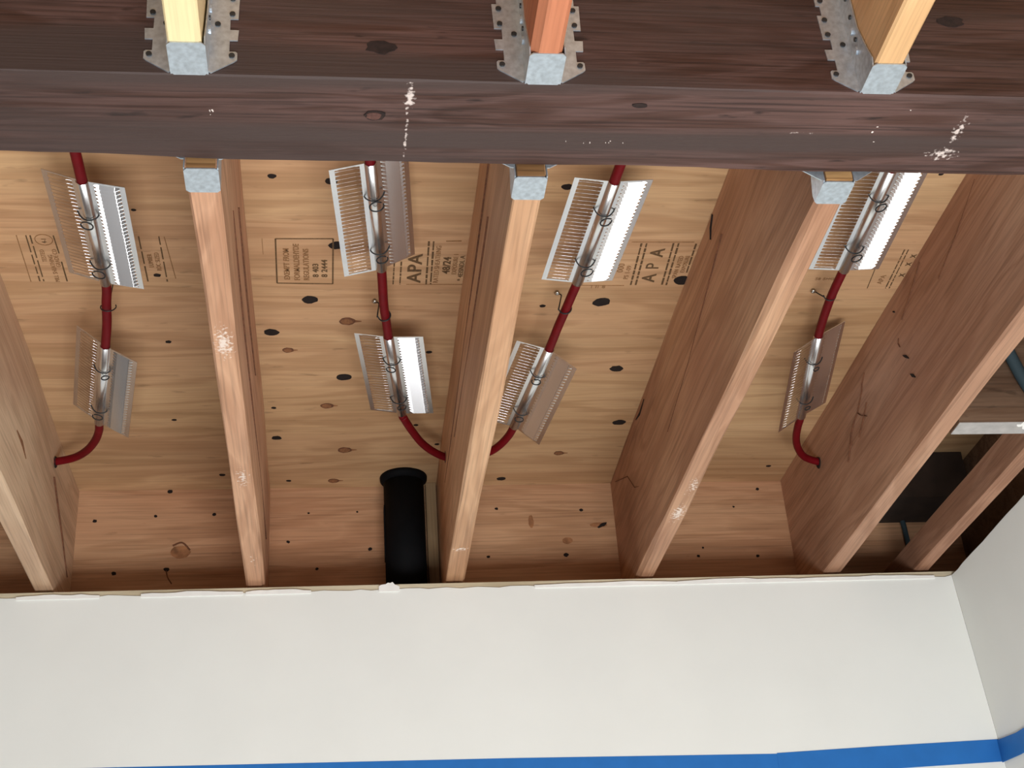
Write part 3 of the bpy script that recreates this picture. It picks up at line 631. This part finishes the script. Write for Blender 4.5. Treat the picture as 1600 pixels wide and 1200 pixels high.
# ------------------------------------------------------------------ wires that hang the tubes from the subfloor
def hook(sx, sy, tx, ty, tz, label):
    e = empty('wire_hanger', (sx, sy, D)); tag(e, label, 'wire hanger', 'bent wires holding the red tubes')
    m = MB(); r = 0.0105
    dx, dy, dz = tx-sx, ty-sy, tz-D
    m.tube([(0.0, 0.003, -0.0045), (0.006, 0.002, -0.0055), (0.0075, 0.0, -0.009), (dx-0.0125, dy, dz-0.004)], 0.0012, 6, 1)
    pts = [(dx-0.0125, dy, dz-0.001)]
    pts += [(dx + r*math.cos(a), dy + 0.004*math.sin(a*0.5), dz + r*math.sin(a)) for a in (math.pi + math.pi*1.25*k/8 for k in range(1, 9))]
    m.tube(pts, 0.0012, 6, 2); m.build('wire', 'wire', e, smooth=True)
    m = MB()
    m.loft([[(0.0052*c*q, 0.0052*s*q, z) for c, s in ((math.cos(2*math.pi*k/12), math.sin(2*math.pi*k/12)) for k in range(12))] for z, q in ((0.004, 0.6), (-0.0040, 0.6), (-0.0042, 1.0), (-0.0062, 0.92), (-0.0075, 0.5))])
    m.build('screw', 'screw', e, smooth=True)
hook(0.256, -0.601, 0.2700, -0.660, 0.2265, 'wire hanger screwed up in the second bay, round the red tube')
hook(0.581, -0.629, 0.5815, -0.690, 0.222, 'wire hanger screwed up in the third bay, beside the large knot hole')
hook(1.054, -0.637, 1.0575, -0.700, 0.2435, 'wire hanger screwed up in the fourth bay, beside the orange brown joist')
e = empty('wire_hanger', (-0.1865, -0.705, 0.215)); tag(e, 'wire ring round the red tube in the first bay', 'wire hanger', 'bent wires holding the red tubes')
m = MB(); m.tube([(0.0125*math.cos(a), 0.006*math.sin(a), 0.0125*math.sin(a)-0.001) for a in (math.pi*0.9 + math.pi*1.25*k/12 for k in range(13))] , 0.0010, 6, 2)
m.tube([(0.0, 0.004, 0.012), (-0.002, 0.03, 0.05), (-0.002, 0.04, D-0.215)], 0.0010, 6, 2); m.build('wire', 'wire', e, smooth=True)

# ------------------------------------------------------------------ the open bay at the right
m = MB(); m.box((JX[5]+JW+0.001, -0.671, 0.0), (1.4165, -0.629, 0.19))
o = m.build('bay_block', 'old', loc=(1.335, -0.65, 0.0)); tag(o, 'weathered brown block wedged between the right joist and the nailer', 'board')
m = MB(); m.box((JX[5]+JW+0.0015, -0.6705, -0.0015), (1.416, -0.6295, 0.0004)); world_child(m, 'painted_underside', 'greypaint', o, label='grey white painted underside')
smear([(1.372, -0.665), (1.40, -0.655)], 'paint_lump', 'mud', o, -0.0015, 16, 0.005, (0.006, 0.006), 41)
m = MB(); m.tube([(1.35, -0.70, 0.19), (1.368, -0.69, 0.125), (1.385, -0.685, 0.07), (1.405, -0.685, 0.02)], 0.011, 10, 4)
o = m.build('cable', 'bluecable', smooth=True, loc=(1.38, -0.69, 0.02)); tag(o, 'blue grey cable crossing the weathered block at the right edge', 'cable')
m = MB(); m.box((JX[5]+JW+0.001, -0.965, 0.0), (1.4165, -0.945, 0.018))
o = m.build('wood_shim', 'plate', loc=(1.335, -0.955, 0.0)); tag(o, 'pale shim board crossing the open bay at the right edge', 'board')
m = MB(); m.tube([(1.475, YR-0.008, D-0.002), (1.481, YR-0.008, 0.229), (1.486, YR-0.008, 0.164), (1.487, YR-0.008, 0.07)], 0.006, 10, 4)
o = m.build('cable', 'bluecable', smooth=True, loc=(1.48, YR-0.008, 0.07)); tag(o, 'teal cable running down the rim board in the open right bay', 'cable')
m = MB(); m.box((JX[5]+JW+0.001, 0.03, 0.185), (1.60, YR-0.001, D-0.001))  # added block, its near-black colour paints the shade in the bay corner
o = m.build('bay_block', 'shadeblock', loc=(1.42, 0.1, 0.185)); tag(o, 'near-black block added as painted shade under the plywood in the open right bay', 'board')
